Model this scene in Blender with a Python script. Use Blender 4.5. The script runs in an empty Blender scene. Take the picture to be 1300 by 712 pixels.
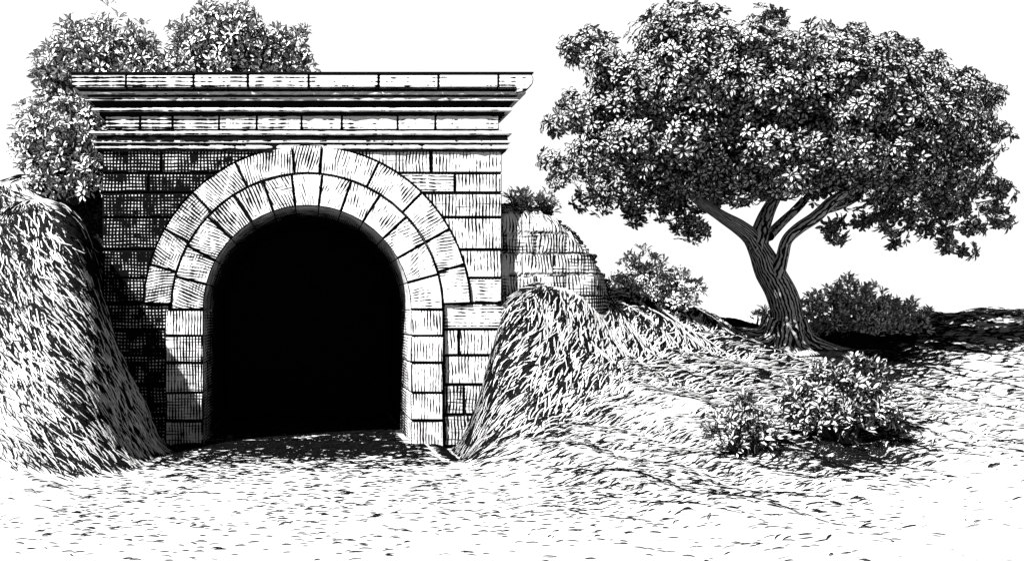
import bpy, math, random
import numpy as np
from mathutils import Vector

random.seed(7)
rng = np.random.default_rng(11)
PI = math.pi
col = bpy.context.scene.collection
F, CX, CY, EYE = 1280.0, 390.0, 400.0, 2.55      # lens in reference pixels, vanishing point, eye height


def P(px, py, Y):
    """a spot of the place from its bearing and its distance in metres"""
    return ((px - CX) / F * Y, Y, EYE + (CY - py) / F * Y)


# ------------------------------------------------------------------ helpers
def link(name, mesh, mat=None, parent=None, loc=None):
    o = bpy.data.objects.new(name, mesh)
    col.objects.link(o)
    if mat:
        mesh.materials.append(mat)
    if parent:
        o.parent = parent
    if loc:
        o.location = loc
    return o


def empty(name, loc):
    o = bpy.data.objects.new(name, None)
    col.objects.link(o)
    o.location = loc
    o.empty_display_size = .3
    return o


def tag(o, label=None, cat=None, group=None, kind=None):
    if label: o['label'] = label
    if cat: o['category'] = cat
    if group: o['group'] = group
    if kind: o['kind'] = kind
    return o


def np_mesh(name, verts, faces, attrs=None, smooth=False):
    """verts (N,3), faces (M,k) arrays; attrs: name -> per-vertex floats"""
    me = bpy.data.meshes.new(name)
    verts = np.asarray(verts, np.float32)
    faces = np.asarray(faces, np.int32)
    m, k = faces.shape
    me.vertices.add(len(verts))
    me.vertices.foreach_set('co', verts.ravel())
    me.loops.add(m * k)
    me.loops.foreach_set('vertex_index', faces.ravel())
    me.polygons.add(m)
    me.polygons.foreach_set('loop_start', np.arange(0, m * k, k, dtype=np.int32))
    me.polygons.foreach_set('loop_total', np.full(m, k, np.int32))
    me.polygons.foreach_set('use_smooth', np.full(m, smooth))
    me.update(calc_edges=True)
    for n, a in (attrs or {}).items():
        at = me.attributes.new(n, 'FLOAT', 'POINT')
        at.data.foreach_set('value', np.asarray(a, np.float32))
    me.validate()
    return me


def norm(a):
    return a / np.maximum(np.linalg.norm(a, axis=-1, keepdims=True), 1e-9)


def sstep(a, b, x):
    t = np.clip((x - a) / (b - a), 0, 1)
    return t * t * (3 - 2 * t)


# ------------------------------------------------------------------ materials
def mat_new(name):
    m = bpy.data.materials.new(name)
    m.use_nodes = True
    nt = m.node_tree
    nt.nodes.clear()
    out = nt.nodes.new('ShaderNodeOutputMaterial')
    b = nt.nodes.new('ShaderNodeBsdfPrincipled')
    b.inputs['Roughness'].default_value = .85
    b.inputs['Specular IOR Level'].default_value = .0
    nt.links.new(b.outputs[0], out.inputs[0])
    return m, nt, b


class G:
    """tiny node graph helper"""
    def __init__(s, nt): s.nt = nt

    def n(s, t, **kw):
        x = s.nt.nodes.new(t)
        for k, v in kw.items(): setattr(x, k, v)
        return x

    def put(s, sock, v):
        if isinstance(v, (int, float)): sock.default_value = v
        elif isinstance(v, tuple): sock.default_value = v
        else: s.nt.links.new(v, sock)

    def m(s, op, a, b=0.0, c=None, clamp=False):
        x = s.n('ShaderNodeMath', operation=op, use_clamp=clamp)
        s.put(x.inputs[0], a); s.put(x.inputs[1], b)
        if c is not None: s.put(x.inputs[2], c)
        return x.outputs[0]

    def mr(s, v, a, b, c=0.0, d=1.0, smooth=True):
        x = s.n('ShaderNodeMapRange', interpolation_type='SMOOTHSTEP' if smooth else 'LINEAR')
        s.put(x.inputs['Value'], v); s.put(x.inputs['From Min'], a); s.put(x.inputs['From Max'], b)
        s.put(x.inputs['To Min'], c); s.put(x.inputs['To Max'], d)
        return x.outputs['Result']

    def noise(s, vec, scale, detail=2.0, rough=.5):
        x = s.n('ShaderNodeTexNoise')
        s.nt.links.new(vec, x.inputs['Vector'])
        x.inputs['Scale'].default_value = scale
        x.inputs['Detail'].default_value = detail
        x.inputs['Roughness'].default_value = rough
        return x.outputs[0]

    def attr(s, name):
        return s.n('ShaderNodeAttribute', attribute_name=name).outputs['Fac']

    def obj(s): return s.n('ShaderNodeTexCoord').outputs['Object']

    def scale(s, vec, v):
        x = s.n('ShaderNodeVectorMath', operation='MULTIPLY')
        s.nt.links.new(vec, x.inputs[0]); x.inputs[1].default_value = v
        return x.outputs[0]

    def grey(s, v):
        x = s.n('ShaderNodeCombineColor')
        for i in range(3): s.put(x.inputs[i], v)
        return x.outputs[0]

    def bump(s, h, strength, dist):
        x = s.n('ShaderNodeBump')
        x.inputs['Strength'].default_value = strength
        x.inputs['Distance'].default_value = dist
        s.nt.links.new(h, x.inputs['Height'])
        return x.outputs[0]


INK = .0015


def stone_mat(name, pale, freq=15.0, cross=True, wob=.35):
    """hatched stone: grooves along v inked dark as painted shade, crossed by a second set where 'tone' is high"""
    m, nt, b = mat_new(name)
    g = G(nt)
    u, v, tone = g.attr('hu'), g.attr('hv'), g.attr('tone')
    ob = g.obj()
    n1 = g.noise(ob, 2.2, 3)
    n2 = g.noise(g.scale(ob, (9, 9, 1.7)), 1.0, 3, .6)
    n3 = g.noise(g.scale(ob, (1.7, 9, 9)), 1.0, 3, .6)
    n4 = g.noise(ob, 7.0, 2)
    sin1 = g.m('SINE', g.m('MULTIPLY', g.m('ADD', g.m('MULTIPLY', u, freq), g.m('MULTIPLY', n1, wob * 4)), 2 * PI))
    l1 = g.m('MULTIPLY_ADD', sin1, .5, .5)
    sin2 = g.m('SINE', g.m('MULTIPLY', g.m('ADD', g.m('MULTIPLY', v, freq), g.m('MULTIPLY', n1, wob * 3)), 2 * PI))
    l2 = g.m('MULTIPLY_ADD', sin2, .5, .5)
    t1 = g.m('ADD', tone, g.m('MULTIPLY', g.m('SUBTRACT', n2, .5), 1.5))
    t1 = g.m('ADD', t1, g.m('MULTIPLY', g.m('SUBTRACT', n4, .5), .9))
    t1 = g.m('ADD', t1, g.m('MULTIPLY', g.m('SUBTRACT', g.noise(ob, 3.1, 3, .6), .53), 2.6))
    k1 = g.mr(g.m('SUBTRACT', t1, l1), -.10, .10)
    ink = k1
    if cross:
        t2 = g.m('ADD', g.m('MULTIPLY_ADD', tone, 1.5, -.65), g.m('MULTIPLY', g.m('SUBTRACT', n3, .5), 1.9))
        k2 = g.mr(g.m('SUBTRACT', t2, l2), -.10, .10)
        ink = g.m('MAXIMUM', k1, k2)
    mott = g.mr(g.noise(ob, 14.0, 3, .6), .3, .7, .86, 1.08)
    c = g.m('MULTIPLY', g.m('MULTIPLY_ADD', ink, -(pale - INK), pale), mott)
    nt.links.new(g.grey(c), b.inputs['Base Color'])
    h = g.m('ADD', g.m('MULTIPLY', ink, -1.0), g.m('MULTIPLY', n4, .8))
    nt.links.new(g.bump(h, .5, .01), b.inputs['Normal'])
    return m


def plain_mat(name, v, rough=.9, noise_amt=.25, scale=6.0):
    m, nt, b = mat_new(name)
    g = G(nt)
    n = g.noise(g.obj(), scale, 4, .6)
    nt.links.new(g.grey(g.m('MULTIPLY', g.mr(n, .25, .75, 1 - noise_amt, 1 + noise_amt), v)), b.inputs['Base Color'])
    nt.links.new(g.bump(n, .6, .03), b.inputs['Normal'])
    b.inputs['Roughness'].default_value = rough
    return m


def leaf_mat(name, pale, rim=.3):
    """pale blade with a dark margin and a dark midrib; attribute 'edge' is 0 on the rim and 1 on the midrib"""
    m, nt, b = mat_new(name)
    g = G(nt)
    e = g.attr('edge')
    r = g.mr(e, rim - .08, rim + .08)
    n = g.noise(g.obj(), 1.3, 2)
    var = g.mr(n, .3, .7, .75, 1.25)
    rnd = g.mr(g.attr('rnd'), 0, 1, .7, 1.3, smooth=False)
    c = g.m('MULTIPLY_ADD', g.m('MULTIPLY', g.m('MULTIPLY', var, rnd), r), pale, INK)
    nt.links.new(g.grey(c), b.inputs['Base Color'])
    b.inputs['Roughness'].default_value = .8
    return m


def bark_mat(name):
    m, nt, b = mat_new(name)
    g = G(nt)
    u, v = g.attr('hu'), g.attr('hv')
    x = g.n('ShaderNodeCombineXYZ')
    nt.links.new(u, x.inputs[0]); nt.links.new(g.m('MULTIPLY', v, .28), x.inputs[1])
    n0 = g.noise(x.outputs[0], 16.0, 3, .6)
    n1 = g.noise(g.obj(), 2.5, 3, .6)
    w = g.m('MULTIPLY_ADD', g.m('SINE', g.m('MULTIPLY', g.m('ADD', g.m('MULTIPLY', u, 12.0), g.m('MULTIPLY', n1, 2.4)), 2 * PI)), .5, .5)
    t = g.m('MULTIPLY_ADD', n0, 2.2, -.6)
    k = g.mr(g.m('SUBTRACT', t, w), -.12, .12)
    c = g.m('MULTIPLY_ADD', k, -.19, .193)
    nt.links.new(g.grey(c), b.inputs['Base Color'])
    nt.links.new(g.bump(g.m('MULTIPLY_ADD', k, -1.0, n0), .9, .04), b.inputs['Normal'])
    return m


def ground_mat(name):
    m, nt, b = mat_new(name)
    g = G(nt)
    soil_shade = g.attr('soil_shade')
    ob = g.obj()
    n = g.noise(g.scale(ob, (1.2, 7.0, 3.0)), 1.6, 4, .65)
    nf = g.noise(ob, 18.0, 3, .6)
    # dark bare earth on the cut faces plus painted shade, in drawn-out patches
    k = g.mr(g.m('ADD', soil_shade, g.m('MULTIPLY', g.m('SUBTRACT', n, .5), 1.3)), .42, .58)
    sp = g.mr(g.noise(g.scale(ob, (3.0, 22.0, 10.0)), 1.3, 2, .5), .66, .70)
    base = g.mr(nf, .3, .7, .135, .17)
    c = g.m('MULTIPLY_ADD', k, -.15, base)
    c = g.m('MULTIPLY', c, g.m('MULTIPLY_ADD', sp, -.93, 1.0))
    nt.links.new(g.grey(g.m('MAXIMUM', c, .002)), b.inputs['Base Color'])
    nt.links.new(g.bump(g.m('ADD', n, g.m('MULTIPLY', nf, .3)), .5, .05), b.inputs['Normal'])
    return m


M = {
    'stone': stone_mat('hatched_stone', .22),
    'mould': stone_mat('cornice_stone', .22, freq=13.0, cross=False, wob=.12),
    'ring': stone_mat('arch_stone', .23, freq=17.0, cross=True, wob=.28),
    'rock': stone_mat('rough_rock', .20, freq=15.0, cross=True, wob=.45),
    'mortar_and_shade': plain_mat('dark_mortar_and_shade', .002),  # joints, and the painted shade bands of the cornice
    'tunnel_dark': plain_mat('tunnel_dark_lining', .003),
    'leaf': leaf_mat('tree_leaf', .15, .35),
    'leaf_bush': leaf_mat('shrub_leaf', .34, .27),
    'leaf_front': leaf_mat('near_shrub_leaf', .19, .27),
    'bark': bark_mat('bark'),
    'ground': ground_mat('pale_ground'),
    'blade_dark': plain_mat('dark_grass', .003),
    'blade_pale': plain_mat('bleached_grass', .22),
    'twig': plain_mat('twig_bark', .02),
}

# ------------------------------------------------------------------ terrain
ctrl = []


def cp(px, py, Y): ctrl.append(P(px, py, Y))


def cw(x, y, z): ctrl.append((x, y, z))


for Y in (6, 9, 12, 15, 17.5):
    for X in (-2.0, 0, 2.4): cw(X, Y, 0)
for X in (-2.9, -1.5, 0, 1.5, 3.0): cw(X, 20, 0)
for X in (-2.9, 0, 3.0): cw(X, 21.5, 0)
# left bank
for a in ((0, 640, 13.6), (0, 500, 16.8), (0, 400, 18.0), (0, 300, 19.3), (0, 268, 20.6), (60, 240, 21.6),
          (60, 600, 15.6), (60, 500, 16.8), (60, 400, 17.8), (60, 300, 19.0), (110, 600, 15.9), (110, 500, 17.0), (100, 400, 18.0),
          (98, 330, 18.7), (92, 292, 19.2), (130, 400, 18.9), (150, 450, 18.7), (172, 505, 18.4), (200, 572, 18.1),
          (150, 560, 17.3), (170, 612, 15.4), (80, 640, 13.8), (-200, 300, 20), (-200, 420, 17), (-150, 620, 13.5)): cp(*a)
for X, z in ((-3.0, .02), (-3.45, .9), (-3.8, 1.9), (-4.05, 2.9), (-4.35, 4.1), (-5.0, 4.75)): cw(X, 20.0, z)
cw(-4.6, 22.5, 5.3); cw(-8, 23, 5.4); cw(-8, 28, 5.2); cw(-4, 30, 5.2); cw(-12, 22, 4.6); cw(-12, 16, 1.8); cw(-12, 10, .3)
# right bank and the slope up to the tree
for X, z in ((3.05, .03), (3.35, .7), (3.6, 1.5), (3.85, 2.5), (4.1, 3.05)): cw(X, 19.7, z)
for a in ((600, 573, 18.6), (625, 560, 17.6), (645, 597, 15.8), (650, 520, 17.9), (660, 450, 18.6), (655, 400, 19.1), (665, 368, 19.6), (700, 362, 20.4),
          (740, 368, 21.3), (720, 385, 19.9), (745, 400, 19.8), (690, 380, 19.5), (675, 420, 18.9), (772, 376, 22.2), (815, 384, 23), (860, 392, 24), (900, 402, 25), (940, 410, 26),
          (700, 500, 18.0), (705, 420, 19.1), (700, 570, 16.4), (760, 585, 15.3), (760, 500, 18.0), (760, 430, 19.7),
          (820, 500, 17.8), (820, 430, 20.6), (830, 400, 22.2), (900, 605, 14.2), (900, 500, 18.2), (900, 440, 22),
          (995, 438, 25), (960, 440, 24.6), (1050, 432, 26), (1050, 556, 15.6), (1050, 480, 20), (1200, 610, 14), (1200, 500, 19.2),
          (1120, 425, 27), (1200, 406, 29), (1260, 394, 31), (1330, 390, 32), (1200, 440, 24.5), (1350, 450, 24), (1350, 600, 14),
          (900, 712, 10.2), (1300, 712, 9.9), (650, 712, 10.4), (780, 640, 12.9)): cp(*a)
cw(9, 30, 2.0); cw(13, 31, 2.0); cw(20, 37, 2.2); cw(26, 38, 2.4); cw(26, 20, 1.6); cw(5.5, 24, 3.0); cw(6, 30, 2.4)
cw(24, 8, .2)
ctrl = np.array(ctrl)
KR = .55
_d = np.linalg.norm(ctrl[:, None, :2] - ctrl[None, :, :2], axis=-1)
_A = np.sqrt(_d ** 2 + KR ** 2)
_n = len(ctrl)
_big = np.zeros((_n + 1, _n + 1)); _big[:_n, :_n] = _A - np.eye(_n) * .03; _big[:_n, _n] = 1; _big[_n, :_n] = 1
_w = np.linalg.solve(_big, np.append(ctrl[:, 2], 0))


def height(x, y):
    x = np.asarray(x, float); y = np.asarray(y, float)
    sh = x.shape
    X, Y = x.ravel(), y.ravel()
    h = np.full(X.shape, _w[-1])
    for i in range(_n):
        h += _w[i] * np.sqrt((X - ctrl[i, 0]) ** 2 + (Y - ctrl[i, 1]) ** 2 + KR ** 2)
    h *= np.where(Y < 20.9, sstep(2.45, 3.15, np.abs(X)) * sstep(12, 14, Y) + (1 - sstep(12, 14, Y)), 1)
    # soft hummocks off the roadway
    off = sstep(2.5, 4.5, np.abs(X)) * sstep(6, 12, Y)
    h += off * .05 * (np.sin(X * 2.3 + Y * .7) + np.sin(Y * 3.1 - X * 1.3 + 1) + .6 * np.sin(X * 5.7 + Y * 4.1))
    # the hill over the tunnel, behind the masonry
    hill = 6.25 * sstep(5.6, 4.0, X) * sstep(-7.5, -4.2, X) * sstep(20.88, 21.0, Y) * sstep(38, 28, Y)
    inside = (X > -4.02) & (X < 3.82) & (Y > 20.85)
    h = np.where(inside, np.maximum(h, hill), h)
    back = (Y > 21.3) & ~inside
    h = np.where(back, np.maximum(h, np.where(X > 0, np.minimum(hill, 4.3 - .75 * (X - 4.2)), np.minimum(hill, 6.0 + .6 * (X + 4.0)))), h)
    # beyond the modelled ground: level land to the horizon
    dx = np.maximum(np.maximum(-14 - X, X - 27), 0); dy = np.maximum(np.maximum(5 - Y, Y - 38), 0)
    k = sstep(0, 16, np.hypot(dx, dy))
    Xc = np.clip(X, -26, 44)
    return (h * (1 - k) + k * 0.0).reshape(sh)


def graded(a, b, step, far):
    core = list(np.arange(a, b + 1e-6, step))
    lo, hi, s = [], [], step
    x = a
    while x > -far:
        s *= 1.35; x -= s; lo.append(x)
    s = step; x = b
    while x < far:
        s *= 1.35; x += s; hi.append(x)
    return np.array(lo[::-1] + core + hi)


gx = graded(-10, 26, .13, 3000); gy = graded(5, 36, .13, 3000)
XX, YY = np.meshgrid(gx, gy)
ZZ = height(XX, YY)
nx, ny = len(gx), len(gy)
idx = np.arange(nx * ny).reshape(ny, nx)
q = np.stack([idx[:-1, :-1], idx[:-1, 1:], idx[1:, 1:], idx[1:, :-1]], -1).reshape(-1, 4)
zq = ZZ.ravel()[q]; xq = XX.ravel()[q]; yq = YY.ravel()[q]
# leave the sheet open where the hill face would cross the masonry (the wall stands in that slit)
jump = (zq.max(1) - zq.min(1) > 1.0) & (np.abs(xq.mean(1)) < 3.95) & (yq.mean(1) < 21.3) & (yq.mean(1) > 20.5)
gyz, gxz = np.gradient(ZZ, gy, gx)
slope = np.hypot(gyz, gxz)
soil_shade = sstep(1.2, 2.6, slope) * .75
soil_shade += .85 * np.exp(-((XX + 3.4) / .9) ** 2) * sstep(18.2, 19.6, YY) + .85 * np.exp(-((XX - 3.3) / .55) ** 2) * sstep(16.6, 19.2, YY)  # shade of the banks beside the portal, painted into the ground
soil_shade += .9 * np.exp(-(((XX + 4.3) / .8) ** 2)) * sstep(18.7, 19.4, YY)  # more painted shade where the left bank meets the wall
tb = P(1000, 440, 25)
soil_shade += .75 * np.exp(-(((XX - tb[0] - .6) / 3.0) ** 2 + ((YY - tb[1] - .1) / .8) ** 2))  # tree's shade painted dark around and right of the trunk
soil_shade = np.clip(soil_shade, 0, 1) * (np.abs(XX) < 40) * (YY < 45)
me = np_mesh('ground', np.stack([XX.ravel(), YY.ravel(), ZZ.ravel()], 1), q[~jump], {'soil_shade': soil_shade.ravel()}, smooth=True)
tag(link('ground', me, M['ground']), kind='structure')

# ------------------------------------------------------------------ blocks
class Blocks:
    """bevelled stones with groove coordinates, collected into one mesh"""
    def __init__(s): s.v, s.f, s.u, s.w, s.t = [], [], [], [], []

    def prism(s, poly, y0, y1, uv, tone, bev=.022, back=None):
        """poly: list of (x,z) corners counter-clockwise seen from the front; front face at y0"""
        n = len(poly)
        c = np.mean(poly, 0)
        pts = np.array(poly, float)
        # inset polygon for the bevelled front
        ins = []
        for i in range(n):
            a, b_, d = pts[i - 1], pts[i], pts[(i + 1) % n]
            e1 = (b_ - a) / np.linalg.norm(b_ - a); e2 = (d - b_) / np.linalg.norm(d - b_)
            n1 = np.array([-e1[1], e1[0]]); n2 = np.array([-e2[1], e2[0]])
            k = n1 + n2; k = k / max(np.dot(k, n1), .3)
            ins.append(b_ + k * bev)
        b0 = len(s.v)
        for p in ins: s._add(p[0], y0, p[1], uv, tone)
        for p in pts: s._add(p[0], y0 + bev, p[1], uv, 1.9)      # dark outline along the arris
        for p in pts: s._add(p[0], y0 + bev * 2.4, p[1], uv, tone)
        for p in pts: s._add(p[0], y1, p[1], uv, tone if back is None else back)
        s.f.append([b0 + i for i in range(n)])
        for r in range(3):
            for i in range(n):
                j = (i + 1) % n
                s.f.append([b0 + r * n + j, b0 + r * n + i, b0 + (r + 1) * n + i, b0 + (r + 1) * n + j])
        s.f.append([b0 + 3 * n + i for i in range(n)][::-1])

    def _add(s, x, y, z, uv, tone):
        s.v.append((x, y, z)); a, b = uv(x, z, y); s.u.append(a); s.w.append(b); s.t.append(tone)

    def box(s, x0, x1, z0, z1, y0, y1, tone, bev=.022, jit=.012, vert=True, back=None):
        r = lambda: random.uniform(-jit, jit)
        ch = .02
        poly = [(x0 + r(), z0 + ch), (x0 + ch, z0 + r()), (x1 - ch, z0 + r()), (x1 + r(), z0 + ch),
                (x1 + r(), z1 - ch), (x1 - ch, z1 + r()), (x0 + ch, z1 + r()), (x0 + r(), z1 - ch)]
        o = random.random() * 3
        uv = (lambda x, z, y: (x + o + .9 * (y - y0), z)) if vert else (lambda x, z, y: (z, x + o))
        s.prism(poly, y0 + random.uniform(-.008, .008), y1, uv, tone, bev, back)

    def mesh(s, name):
        me = bpy.data.meshes.new(name)
        me.from_pydata(s.v, [], s.f)
        for n, a in (('hu', s.u), ('hv', s.w), ('tone', s.t)):
            at = me.attributes.new(n, 'FLOAT', 'POINT'); at.data.foreach_set('value', np.array(a, np.float32))
        me.update()
        return me


YF = 20.0                      # front plane of the wall
K = YF / F


def wx(px, Y=YF): return (px - CX) / F * Y


def wz(py, Y=YF): return EYE + (CY - py) / F * Y


portal = empty('tunnel_portal', (0, YF, 0))
tag(portal, 'stone arched tunnel portal with heavy moulded cornice and pitch dark opening', 'tunnel portal')
OFF = Vector((0, -YF, 0))


def part(name, mesh, mat, parent=portal):
    o = link(name, mesh, mat, parent)
    if parent is portal:
        o.location = (0, -YF, 0)
    return o


ax, az = wx(390), wz(393)
R1, R2, R3 = 131 * K, 172 * K, 207 * K
GAP = .015
rows = [190, 220, 245, 276, 317, 353, 385, 418, 451, 488, 526, 566]
XL, XR = wx(130), wx(637)


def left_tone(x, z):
    """painted shade: hatching heaviest on the left flank and the foot of the wall, light on the right shoulder"""
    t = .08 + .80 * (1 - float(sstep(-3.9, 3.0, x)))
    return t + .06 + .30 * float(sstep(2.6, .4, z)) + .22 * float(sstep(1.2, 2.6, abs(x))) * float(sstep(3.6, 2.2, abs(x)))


def ring_hit(x, z): return math.hypot(x - ax, z - az)


walls = {-1: Blocks(), 1: Blocks()}
rs = random.Random(3)
for k in range(len(rows) - 1):
    z1, z0 = wz(rows[k]) - GAP, wz(rows[k + 1]) + GAP
    below = rows[k] >= 385
    xl, xr = XL, (wx(641) if below else XR)
    zc = (z0 + z1) / 2
    # how far the ring reaches at this course
    def reach(z):
        if below: return R2 + .012
        d = R3 ** 2 - (z - az) ** 2
        return math.sqrt(d) if d > 0 else 0
    for side in (-1, 1):
        e = abs(xl) if side < 0 else xr
        rin = (172.5 * K) if below else 0
        if below:
            a0, a1 = R2 + .012, R2 + .012
        else:
            a0, a1 = reach(max(z0, az)), reach(z1)
        edges = [e]
        L = rs.uniform(.75, 1.0) if k % 2 else rs.uniform(1.1, 1.4)
        x = e
        lim = min(a0, a1) if not below else a0
        while x - L > max(a0, a1) + .25 or (x - L > .2 and a1 == 0 and a0 < .5):
            x -= L; edges.append(x); L = rs.uniform(.75, 1.45)
        edges.append(None)
        for i in range(len(edges) - 1):
            xo = edges[i] - (GAP if i else 0)
            if edges[i + 1] is None:
                # last stone follows the curve of the ring
                if below:
                    inner = [(a0 + GAP, z0), (a1 + GAP, z1)]
                else:
                    inner = []
                    for q_ in range(7):
                        zz = z0 + (z1 - z0) * q_ / 6
                        dd = (R3 + .02) ** 2 - (zz - az) ** 2
                        xx = math.sqrt(dd) if (dd > 0 and zz >= az - .01) else (R3 + .02 if zz < az else 0)
                        inner.append((max(xx, GAP), zz))
                poly = [(xo, z0), (xo, z1)] + inner[::-1]
                poly = [(xo, z0)] + [(xo, z1)] + [(p_[0], p_[1]) for p_ in inner[::-1]]
                if side > 0: pts = poly
                else: pts = [(-p_[0], p_[1]) for p_ in poly][::-1]
            else:
                xi = edges[i + 1] + GAP
                pts = [(xo, z0), (xo, z1), (xi, z1), (xi, z0)]
                if side < 0: pts = [(-p_[0], p_[1]) for p_ in pts][::-1]
            # drop doubled corners
            cl = []
            for p_ in pts:
                if not cl or math.dist(p_, cl[-1]) > .015: cl.append(p_)
            if math.dist(cl[0], cl[-1]) < .015: cl.pop()
            if len(cl) < 3: continue
            cx_ = sum(p_[0] for p_ in cl) / len(cl)
            o = rs.random() * 3
            hor = rs.random() < .2
            uv = (lambda x_, z_, y_, o=o, hor=hor: (z_ + o, x_) if hor else (x_ + o + .4 * (y_ - YF), z_))
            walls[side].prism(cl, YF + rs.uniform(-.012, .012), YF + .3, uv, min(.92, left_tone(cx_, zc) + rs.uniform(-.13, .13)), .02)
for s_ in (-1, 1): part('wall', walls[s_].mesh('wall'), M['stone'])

# mass of masonry behind the face stones (dark joints), open over the arch
core_v, core_f = [], []
arc = [(ax + (R1 + .15) * math.cos(t), az + (R1 + .15) * math.sin(t)) for t in np.linspace(0, PI, 25)]
outer = []
for i, (x, z) in enumerate(arc):
    t = PI * i / 24
    dx, dz = math.cos(t), math.sin(t)
    s_ = min((XR - .01) / dx if dx > 1e-6 else 1e9, (abs(XL) - .01) / -dx if dx < -1e-6 else 1e9, (wz(150) - az) / dz if dz > 1e-6 else 1e9)
    outer.append((dx * s_, az + dz * s_))
ring_i = [(ax + R1 + .15, -.3)] + arc + [(ax - R1 - .15, -.3)]
ring_o = [(XR - .01, -.3)] + outer + [(XL + .01, -.3)]
n = len(ring_i)
for y in (YF + .05, YF + 1.1):
    for (a, b_) in (ring_i, ring_o), :
        for p_ in a: core_v.append((p_[0], y, p_[1]))
        for p_ in b_: core_v.append((p_[0], y, p_[1]))
for i in range(n - 1):
    core_f += [(i, i + 1, n + i + 1, n + i), (2 * n + i, 3 * n + i, 3 * n + i + 1, 2 * n + i + 1),
               (n + i, n + i + 1, 3 * n + i + 1, 3 * n + i), (i, 2 * n + i, 2 * n + i + 1, i + 1)]
me = bpy.data.meshes.new('masonry_core'); me.from_pydata(core_v, [], core_f); me.update()
part('masonry_core', me, M['mortar_and_shade'])
# side returns of the wall, coursed
for s_, x in ((-1, XL), (1, XR)):
    b = Blocks()
    for k in range(len(rows) - 1):
        z1, z0 = wz(rows[k]) - GAP, wz(rows[k + 1]) + GAP
        x0, x1 = (x - .002, x + .2) if s_ < 0 else (x - .2, x + .002)
        b.box(x0, x1, z0, z1, YF + .325, YF + 1.15, .5, bev=.01, jit=.004)
    part('wall_return', b.mesh('wall_return'), M['stone'])


def voussoir(parent, a0, a1, ri, ro, y0, y1, tone, name='voussoir', mat='ring', gap=.012):
    """angles from the vertical, + to the right"""
    nseg = max(2, int(abs(a1 - a0) / 5))
    g0, g1 = gap / ri, gap / ro
    lo = [(ax + ri * math.sin(t), az + ri * math.cos(t)) for t in np.linspace(math.radians(a0) + g0, math.radians(a1) - g0, nseg + 1)]
    hi = [(ax + ro * math.sin(t), az + ro * math.cos(t)) for t in np.linspace(math.radians(a0) + g1, math.radians(a1) - g1, nseg + 1)]
    poly = lo + hi[::-1]
    o = random.random() * 4
    rm = (ri + ro) / 2
    tilt = random.uniform(-.35, .35)
    def uv(x, z, y):
        dx, dz = x - ax, z - az
        t = math.atan2(dx, dz); r = math.hypot(dx, dz)
        return (t * rm + o + .9 * (y - y0) + tilt * (r - rm), r + y)
    b = Blocks(); b.prism(poly, y0 + random.uniform(-.006, .006), y1, uv, tone, .02, 1.15 if y1 > YF + 1 else None)  # tone rises inward: shade of the reveal painted in
    me = b.mesh(name)
    o_ = link(name, me, M[mat], parent)
    return o_


outer_ring = part('outer_arch_ring', bpy.data.meshes.new('outer_arch_ring'), None)
inner_ring = part('inner_arch_ring', bpy.data.meshes.new('inner_arch_ring'), None)
# a thin dark bed carries each ring
def bed(obj_, ri, ro, amin, amax, y0, y1):
    v, f = [], []
    ts = np.linspace(math.radians(amin), math.radians(amax), 40)
    for y in (y0, y1):
        for r in (ri, ro):
            for t in ts: v.append((ax + r * math.sin(t), y, az + r * math.cos(t)))
    m_ = len(ts)
    for i in range(m_ - 1):
        f += [(i, i + 1, m_ + i + 1, m_ + i), (2 * m_ + i, 3 * m_ + i, 3 * m_ + i + 1, 2 * m_ + i + 1),
              (i, 2 * m_ + i, 2 * m_ + i + 1, i + 1), (m_ + i, m_ + i + 1, 3 * m_ + i + 1, 3 * m_ + i)]
    obj_.data.from_pydata(v, [], f); obj_.data.update(); obj_.data.materials.append(M['mortar_and_shade'])


bed(outer_ring, R2 + .03, R3 - .02, -87.5, 87.5, YF - .035, YF + .04)
bed(inner_ring, R1 + .03, R2 - .03, -90, 90, YF - .04, YF + 2.1)
oj = [-87.8, -74, -60.5, -44.5, -26, -5.2, 5.2, 26, 44.5, 60.5, 74, 87.8]
for a0, a1 in zip(oj[:-1], oj[1:]):
    mid = (a0 + a1) / 2
    key = abs(mid) < 2
    tone = (.34 if mid < 0 else .15) + (.14 * sstep(-30, -80, mid)) + random.uniform(-.05, .05)  # left half hatched darker as painted shade
    if key:
        voussoir(outer_ring, a0, a1, R2 + .01, R3 + .012, YF - .11, YF + .04, .27, 'keystone')
    else:
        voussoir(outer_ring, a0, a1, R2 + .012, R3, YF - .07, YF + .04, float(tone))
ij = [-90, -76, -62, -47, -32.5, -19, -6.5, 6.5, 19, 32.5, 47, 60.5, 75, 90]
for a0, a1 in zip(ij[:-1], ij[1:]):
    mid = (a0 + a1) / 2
    tone = (.34 if mid < -3 else .07) + (.06 if mid < -60 else 0) + random.uniform(-.05, .06)  # same painted shade on the left of the inner ring
    voussoir(inner_ring, a0, a1, R1, R2 - .012, YF - .10, YF + 2.2, float(tone))
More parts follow.
